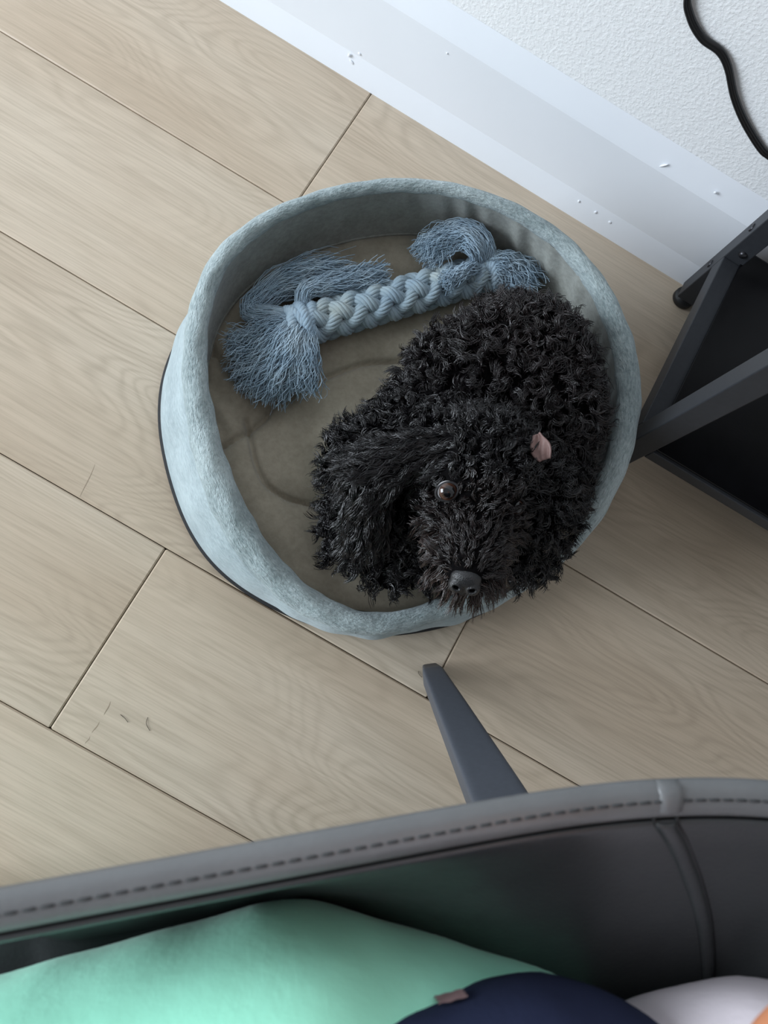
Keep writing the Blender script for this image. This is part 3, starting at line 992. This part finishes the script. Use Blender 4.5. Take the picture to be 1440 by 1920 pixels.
for sg in (-1, 1):
    bm_ = bmesh.new()
    c_ = NOSE + 0.0012 * nm - 0.0049 * nu_ + sg * 0.0074 * ne
    ax_ = np.stack([norm(ne + sg * 0.3 * nu_), nm, norm(nu_ - sg * 0.3 * ne)])
    Mx = Matrix.Translation(Vector(c_ - DB)) @ Matrix(ax_.T.tolist()).to_4x4() @ Matrix.Diagonal((0.0036, 0.0020, 0.0023, 1))
    bmesh.ops.create_icosphere(bm_, subdivisions=3, radius=1, matrix=Mx)
    me = bpy.data.meshes.new('nostril'); bm_.to_mesh(me); bm_.free()
    link('nostril', me, M['nostril'], nose)

# bare pink inside of the flipped ear
pn = norm(norm(CAMP - PINK) + 0.35 * -CR_)
pa = norm(CR_ * 0.35 - CU_ * 0.94); pa = norm(pa - pn * (pa @ pn)); pb = np.cross(pn, pa)
uu = np.linspace(-1, 1, 21); vv = np.linspace(-1, 1, 15)
PP = np.zeros((21, 15, 3))
for i, u_ in enumerate(uu):
    wd = 0.0088 * (1 - 0.45 * abs(u_) ** 2.2) * (1 if u_ > 0 else 1 - 0.35 * abs(u_) ** 1.5)
    for j, v1 in enumerate(vv):
        PP[i, j] = PINK + pa * 0.0125 * u_ + pb * wd * v1 + pn * (0.003 * v1 ** 2 - 0.002 * u_ ** 2 + 0.0012 * math.sin(5 * v1 + 3 * u_)) - DB
M['ear_pink'] = mat_simple('pink_inner_ear_skin', srgb(128, 102, 97), 0.55, 0.15, 120, 0.3, 300)
pk = link('inner_ear', grid_mesh('inner_ear', PP), M['ear_pink'], dog)
sm = pk.modifiers.new('t', 'SOLIDIFY'); sm.thickness = 0.0016; sm.offset = -1
pk['label'] = 'bare pink inside of the flipped ear'

# ------------------------------------------------------------------ bucket chair
CC = np.array([0.254, -0.265, 0.0])
CF, CS = np.array([-0.8, -0.6, 0.0]), np.array([-0.6, 0.8, 0.0])       # towards the chair's front, towards its near arm


def cw(lx, ly, z): return CC + lx * CF + ly * CS + np.array([0, 0, z])


chair = empty('bucket_chair', tuple(CC))
tag(chair, 'charcoal leather bucket chair with stitched rim and tapered metal legs', 'chair')
half = [(x, 0.2945) for x in np.linspace(0.25, -0.02, 55)]
for ph in np.linspace(0, math.pi / 2, 75)[1:]:
    half.append((-0.02 - 0.33 * math.sin(ph) ** (2 / 2.6), 0.2945 * max(0, math.cos(ph)) ** (2 / 2.6)))
half = np.array(half)
plan = np.vstack([half, (half[:-1] * np.array([1, -1]))[::-1]])
# even spacing
arc = np.concatenate([[0], np.cumsum(np.linalg.norm(np.diff(plan, axis=0), axis=1))])
NP_ = 300
u_ = np.linspace(0, arc[-1], NP_)
plan = np.stack([np.interp(u_, arc, plan[:, 0]), np.interp(u_, arc, plan[:, 1])], 1)
tg = np.gradient(plan, axis=0); tg /= np.linalg.norm(tg, axis=1, keepdims=True)
nin = np.stack([tg[:, 1], -tg[:, 0]], 1)
if (nin[0] @ np.array([0, -1])) < 0: nin = -nin
sm01 = lambda a: np.clip(a, 0, 1) ** 2 * (3 - 2 * np.clip(a, 0, 1))
zrim = 0.58 - 0.09 * sm01((plan[:, 0] - 0.15) / 0.10) + 0.07 * sm01((-plan[:, 0] - 0.20) / 0.15)


def shell(profile, i0=0, i1=NP_, soft=False):
    P = np.zeros((i1 - i0, len(profile), 3))
    kk = (0.28 + 0.72 * sm01((0.06 - plan[i0:i1, 0]) / 0.18))[:, None]
    for j, (ins, dz) in enumerate(profile):
        if ins > 0.02 and dz > -0.15 and soft: ins = 0.02 + (ins - 0.02) * kk
        pl = plan[i0:i1] + nin[i0:i1] * ins
        P[:, j] = CC + pl[:, :1] * CF + pl[:, 1:] * CS
        P[:, j, 2] = np.maximum(zrim[i0:i1] + dz, 0.40)
    return P


in_prof = [(0.0174, -0.0078), (0.0182, -0.0062), (0.021, -0.0075), (0.028, -0.0135), (0.038, -0.024), (0.052, -0.038), (0.070, -0.055), (0.092, -0.075), (0.118, -0.096), (0.145, -0.114), (0.17, -0.130), (0.20, -0.150)]
ir = smooth_path(np.c_[np.array(in_prof), np.zeros(len(in_prof))], 40)[:, :2]
SEAM = int(np.argmin(np.linalg.norm(plan - np.array([-0.112, 0.292]), axis=1)))
part('edge_band', grid_mesh('edge_band', shell([(0.0042, -0.012), (0.0018, -0.008), (0.0010, -0.0045), (0.0026, -0.0018), (0.0065, 0.0), (0.0112, -0.0006), (0.0148, -0.0024), (0.0164, -0.0055), (0.0170, -0.0095)])), M['leather_lit'], chair)
part('arm_panel', grid_mesh('arm_panel', shell(ir, 0, SEAM + 1, True)), M['leather'], chair)
part('back_panel', grid_mesh('back_panel', shell(ir, SEAM, NP_ - SEAM, True)), M['leather'], chair)
part('arm_panel', grid_mesh('arm_panel', shell(ir, NP_ - SEAM - 1, NP_, True)), M['leather'], chair)
part('outer_shell', grid_mesh('outer_shell', shell([(0.115, -0.20), (0.095, -0.185), (0.068, -0.15), (0.042, -0.10), (0.025, -0.06), (0.012, -0.03), (0.0042, -0.012)])), M['leather'], chair)
# raised welt over the seam between arm and back
band_pr = [(0.0022, -0.009), (0.0012, -0.0035), (0.004, 0.0), (0.0085, 0.0004), (0.0135, -0.0018), (0.0160, -0.006)]
for sgn in (1, -1):
    for pr, mt_ in ((band_pr, 'leather_lit'), ([tuple(a) for a in ir], 'leather')):
        P = []
        for (ins, dz) in pr:
            row = []
            for w, lift in ((-0.0054, -0.0015), (-0.0048, 0.0006), (-0.002, 0.0016), (0.002, 0.0016), (0.0048, 0.0006), (0.0054, -0.0015)):
                al = u_[SEAM] + w + 1.0 * max(0, ins - 0.02)
                ipl = lambda A: np.array([np.interp(al, u_, A[:, 0]), np.interp(al, u_, A[:, 1])])
                base = ipl(plan) + ipl(nin) * (ins + lift * (0.8 if ins > 0.0172 else 0.1))
                p = CC + base[0] * CF + sgn * base[1] * CS
                p[2] = max(0.40, zrim[SEAM] + dz + lift * 0.7)
                row.append(p)
            P.append(row)
        part('seam_welt', grid_mesh('seam_welt', np.array(P)), M[mt_], chair)
        if mt_ == 'leather':
            P = np.array(P)
            for e_ in (0, -1):
                ln2 = P[1:-4, e_] + np.array([0, 0, 0.0012])
                part('seam_groove_shade', tubes_np('seam_groove_shade', ln2[None], np.full((1, len(ln2)), 0.0009), 6), M['groove_shade'], chair)  # dark tubes standing in for shade in the grooves along the welt
# stitches
st_me = tube_mesh('stitch', [(-0.0019, 0, 0), (0, 0, 0.0002), (0.0019, 0, 0)], 0.00062, 6)
st_me.materials.append(M['thread'])
pitch = arc[-1] / int(arc[-1] / 0.0062)
for i in range(int(arc[-1] / pitch)):
    a = (i + 0.5) * pitch
    lx = np.interp(a, u_, plan[:, 0]); ly = np.interp(a, u_, plan[:, 1])
    nx = np.interp(a, u_, nin[:, 0]); ny = np.interp(a, u_, nin[:, 1]); z = np.interp(a, u_, zrim)
    p = cw(lx + nx * 0.0092, ly + ny * 0.0092, z - 0.0001)
    t_ = np.interp(a, u_, tg[:, 0]) * CF + np.interp(a, u_, tg[:, 1]) * CS
    o = link('stitch', st_me, None, chair)
    o.location = p - CC
    o.rotation_euler = (0, 0, math.atan2(t_[1], t_[0]))
# seat
seatP = []
for q_, z in ((0.02, 0.428), (0.5, 0.428), (0.8, 0.427), (0.93, 0.425), (0.985, 0.420), (1.0, 0.415), (0.98, 0.405), (0.9, 0.395), (0.02, 0.395)):
    pl = (plan + nin * 0.09) * q_
    seatP.append(CC + pl[:, :1] * CF + pl[:, 1:] * CS + np.array([0, 0, z]))
part('seat', grid_mesh('seat', np.stack(seatP, 1), True), M['leather'], chair)
# legs: tapered blades splayed outwards
for lx, fy, sg in ((-0.142, 0.312, 1), (-0.142, 0.312, -1), (0.20, 0.09, 1), (0.20, 0.09, -1)):
    foot, top = np.array([lx, fy, 0.004]), np.array([lx * 0.86, min(fy, 0.166) - 0.01, 0.405])
    rings = []
    for s_ in np.linspace(0, 1, 24):
        c = foot * (1 - s_) + top * s_
        wd = np.interp(s_, [0, 0.04, 0.25, 0.62, 1], [0.009, 0.0125, 0.017, 0.024, 0.028])
        th = np.interp(s_, [0, 0.04, 1], [0.008, 0.0105, 0.012])
        row = []
        for a in np.linspace(0, 2 * np.pi, 40, endpoint=False):
            ca, sa = math.cos(a), math.sin(a)
            x = wd * math.copysign(abs(ca) ** 0.28, ca); y = th * math.copysign(abs(sa) ** 0.28, sa)
            row.append(cw(c[0] + x, sg * (c[1] + y), c[2] + 0.3 * y))
        rings.append(row)
    P = np.array(rings)
    P = np.concatenate([P[:1].mean(1, keepdims=True).repeat(40, 1), P], 0)
    part('leg', grid_mesh('leg', P, False, True), M['leg_metal'], chair)

# ------------------------------------------------------------------ person on the chair
M['skin'] = mat_simple('warm_skin', srgb(214, 142, 104), 0.5, 0.06, 40, 0.1, 300)
M['mint'] = mat_simple('mint_green_cotton', srgb(166, 247, 216), 0.9, 0.09, 22, 0.3, 160, 0.15, sheen=(0.2, 0.5, (1, 1, 1, 1)))
M['navy'] = mat_simple('navy_cotton', srgb(38, 44, 68), 0.9, 0.15, 30, 0.3, 300, 0.15)
M['lilac'] = mat_simple('pale_lilac_white_cotton', srgb(246, 236, 242), 0.9, 0.03, 30, 0.3, 200, 0.15)
M['hair'] = mat_simple('dark_brown_hair', srgb(48, 34, 26), 0.5, 0.3, 120, 0.6, 200)
M['patch'] = mat_simple('dusty_rose_patch', srgb(140, 112, 112), 0.9, 0.15, 200)
body_items = [
    ('c', cw(-0.11, 0.075, 0.505), 0.080, cw(0.34, 0.150, 0.50), 0.060), ('c', cw(-0.11, -0.075, 0.505), 0.080, cw(0.34, -0.13, 0.50), 0.060),
    ('c', cw(0.34, 0.150, 0.49), 0.055, cw(0.39, 0.150, 0.10), 0.036), ('c', cw(0.34, -0.13, 0.49), 0.055, cw(0.39, -0.13, 0.10), 0.036),
    ('c', cw(0.385, 0.150, 0.045), 0.034, cw(0.52, 0.16, 0.030), 0.026), ('c', cw(0.385, -0.13, 0.045), 0.034, cw(0.52, -0.14, 0.030), 0.026),
    ('c', cw(-0.14, 0.03, 0.60), 0.115, cw(-0.12, 0.06, 0.95), 0.115),
    ('c', cw(-0.12, 0.19, 1.02), 0.055, cw(-0.12, -0.09, 1.03), 0.055),
    ('c', cw(-0.11, 0.055, 1.03), 0.05, cw(-0.05, 0.10, 1.16), 0.05),
    ('e', cw(-0.02, 0.12, 1.26), I3, (0.082, 0.082, 0.11)), ('c', cw(0.03, 0.13, 1.22), 0.05, cw(0.055, 0.135, 1.20), 0.035),
    ('c', cw(0.075, 0.14, 1.245), 0.012, cw(0.085, 0.145, 1.23), 0.014),
    ('c', cw(-0.12, 0.21, 1.01), 0.045, cw(-0.113, 0.202, 0.655), 0.039), ('c', cw(-0.113, 0.202, 0.655), 0.039, cw(-0.07, 0.33, 0.93), 0.024),
    ('c', cw(-0.12, -0.12, 1.02), 0.045, cw(-0.08, -0.22, 0.76), 0.037), ('c', cw(-0.08, -0.22, 0.76), 0.036, cw(0.10, -0.16, 0.66), 0.024),
    ('c', cw(-0.065, 0.335, 0.945), 0.022, cw(-0.045, 0.345, 0.985), 0.022), ('c', cw(0.11, -0.158, 0.655), 0.022, cw(0.155, -0.15, 0.64), 0.022),
]
for k in range(4):
    y_ = -0.18 + k * 0.018
    body_items.append(('c', cw(0.165, y_, 0.64), 0.009, cw(0.205 + 0.006 * (k in (1, 2)), y_ - 0.003, 0.632), 0.008))
    body_items.append(('c', cw(0.205 + 0.006 * (k in (1, 2)), y_ - 0.003, 0.632), 0.008, cw(0.228 + 0.006 * (k in (1, 2)), y_ - 0.004, 0.615), 0.007))
    x_ = -0.065 + k * 0.017
    body_items.append(('c', cw(x_, 0.348, 0.985), 0.009, cw(x_ + 0.006, 0.362, 1.02), 0.008))
    body_items.append(('c', cw(x_ + 0.006, 0.362, 1.02), 0.008, cw(x_ + 0.010, 0.385, 1.035), 0.007))
body_items += [('c', cw(0.13, -0.13, 0.648), 0.011, cw(0.165, -0.098, 0.64), 0.009), ('c', cw(-0.085, 0.345, 0.965), 0.011, cw(-0.095, 0.375, 0.995), 0.009)]
pm = blob_mesh('person', body_items, 0.007, 5)
PB = cw(0.0, 0.0, 0.0)
pm.transform(Matrix.Translation(-Vector(PB))); pm.materials.clear()
person = link('person', pm, M['skin'])
person.location = PB
tag(person, 'person in mint trousers and pale top seated on the leather chair', 'person')


def cloth(name, items, mat, voxel=0.008, smooth=26):
    me = blob_mesh(name, items, voxel, smooth)
    me.transform(Matrix.Translation(-Vector(PB))); me.materials.clear()
    return link(name, me, mat, person)


cloth('trousers', [
    ('c', cw(-0.06, 0.085, 0.490), 0.078, cw(-0.02, 0.116, 0.500), 0.090), ('c', cw(-0.03, 0.116, 0.500), 0.092, cw(0.06, 0.154, 0.500), 0.096),
    ('c', cw(0.06, 0.154, 0.500), 0.096, cw(0.20, 0.150, 0.500), 0.090), ('c', cw(0.20, 0.150, 0.500), 0.090, cw(0.35, 0.145, 0.50), 0.080),
    ('c', cw(-0.11, -0.085, 0.505), 0.090, cw(0.35, -0.13, 0.50), 0.080),
    ('c', cw(0.35, 0.150, 0.49), 0.070, cw(0.39, 0.150, 0.14), 0.058), ('c', cw(0.35, -0.13, 0.49), 0.070, cw(0.39, -0.13, 0.14), 0.058)], M['mint'])
jk = cloth('jacket', [('c', cw(0.050, 0.122, 0.556), 0.092, cw(-0.040, 0.122, 0.556), 0.096), ('c', cw(-0.02, -0.11, 0.55), 0.085, cw(-0.08, -0.09, 0.55), 0.09),
                      ('c', cw(-0.0, 0.10, 0.56), 0.07, cw(-0.0, -0.10, 0.56), 0.07)], M['navy'])
cloth('shirt', [('c', cw(-0.135, 0.062, 0.565), 0.136, cw(-0.125, 0.07, 0.62), 0.130), ('c', cw(-0.125, 0.068, 0.62), 0.130, cw(-0.12, 0.07, 0.93), 0.124), ('c', cw(-0.13, -0.03, 0.56), 0.13, cw(-0.12, 0.0, 0.93), 0.12),
                ('c', cw(-0.12, 0.19, 1.02), 0.066, cw(-0.12, -0.09, 1.03), 0.066), ('c', cw(-0.12, 0.20, 1.01), 0.06, cw(-0.12, 0.205, 0.85), 0.055),
                ('c', cw(-0.12, -0.11, 1.02), 0.06, cw(-0.09, -0.19, 0.85), 0.055)], M['lilac'])
cloth('hair', [('e', cw(-0.035, 0.115, 1.285), I3, (0.090, 0.090, 0.102)), ('c', cw(-0.09, 0.10, 1.25), 0.06, cw(-0.13, 0.07, 1.08), 0.05)], M['hair'], 0.009, 5)

# scratches in the planks and a few shed hairs
M['scratch'] = mat_simple('dark_scratch', srgb(152, 136, 116), 0.8)
for a, b, w in (((-0.2804, 0.0833), (-0.2726, 0.0413), 0.0005), ((-0.119, -0.1343), (-0.1165, -0.150), 0.0006), ((-0.1175, -0.158), (-0.1174, -0.172), 0.0006), ((-0.1176, -0.176), (-0.1174, -0.1849), 0.0004)):
    a, b = np.array(a), np.array(b)
    d_ = (b - a) / np.linalg.norm(b - a); n_ = np.array([-d_[1], d_[0]])
    t_ = np.linspace(0, 1, 9)
    mid = a + (b - a) * t_[:, None] + n_ * (0.0006 * np.sin(t_ * 5))[:, None]
    hw = (w * np.sin(np.pi * np.clip(t_, 0.02, 0.98)))[:, None]
    P = np.stack([np.c_[mid - n_ * hw, np.full(9, 0.0001)], np.c_[mid, np.full(9, 0.0002)], np.c_[mid + n_ * hw, np.full(9, 0.0001)]], 1)
    link('scratch', grid_mesh('scratch', P), M['scratch'], floor)
for hair_label, pts in zip(('curled dark dog hair on the floor beside the chair leg tip', 'short slanted dark dog hair on the plank near the end joint', 'hooked dark dog hair on the plank beside the slanted hair'), ([(0.1690, 0.0625, 0.0006), (0.1700, 0.0605, 0.0010), (0.1730, 0.0590, 0.0012), (0.1762, 0.0582, 0.0006)],
            [(-0.1018, -0.1412, 0.0005), (-0.096, -0.1420, 0.0010), (-0.0905, -0.1442, 0.0005)],
            [(-0.0747, -0.1298, 0.0005), (-0.0725, -0.136, 0.0010), (-0.0651, -0.1408, 0.0005)])):
    hr = link('dog_hair', tube_mesh('dog_hair', smooth_path(pts, 12), 0.00024, 5), M['dog_skin'])
    tag(hr, hair_label, 'hair', 'shed dog hairs on the floor')

# small worn rose patch sewn on the jacket
bpy.context.view_layer.update()
pa0 = cw(0.0, 0.0, 0.0)
tgt = np.array([0.1172, -0.0730, 0.60])
dirv = Vector(norm(tgt - CAMP))
hit, ploc, pnor, _ = jk.ray_cast(Vector(CAMP) - Vector(PB), dirv)
if hit:
    pq = pnor.to_track_quat('Z', 'Y').to_matrix()
    PPt = np.zeros((11, 9, 3))
    for i, u1 in enumerate(np.linspace(-1, 1, 11)):
        for j, v1 in enumerate(np.linspace(-1, 1, 9)):
            lp_ = ploc + pq @ Vector((0.0062 * u1 * (1 + 0.12 * math.sin(9 * v1)), 0.0052 * v1 * (1 + 0.1 * math.sin(7 * u1)), 0.02))
            h2, l2, n2, _ = jk.ray_cast(lp_, -pnor)
            PPt[i, j] = (l2 + n2 * 0.0022) if h2 else lp_ - pnor * 0.02
    pt = link('patch', grid_mesh('patch', PPt - np.array(jk.location)), M['patch'], jk)
    pt['label'] = 'worn dusty rose patch'
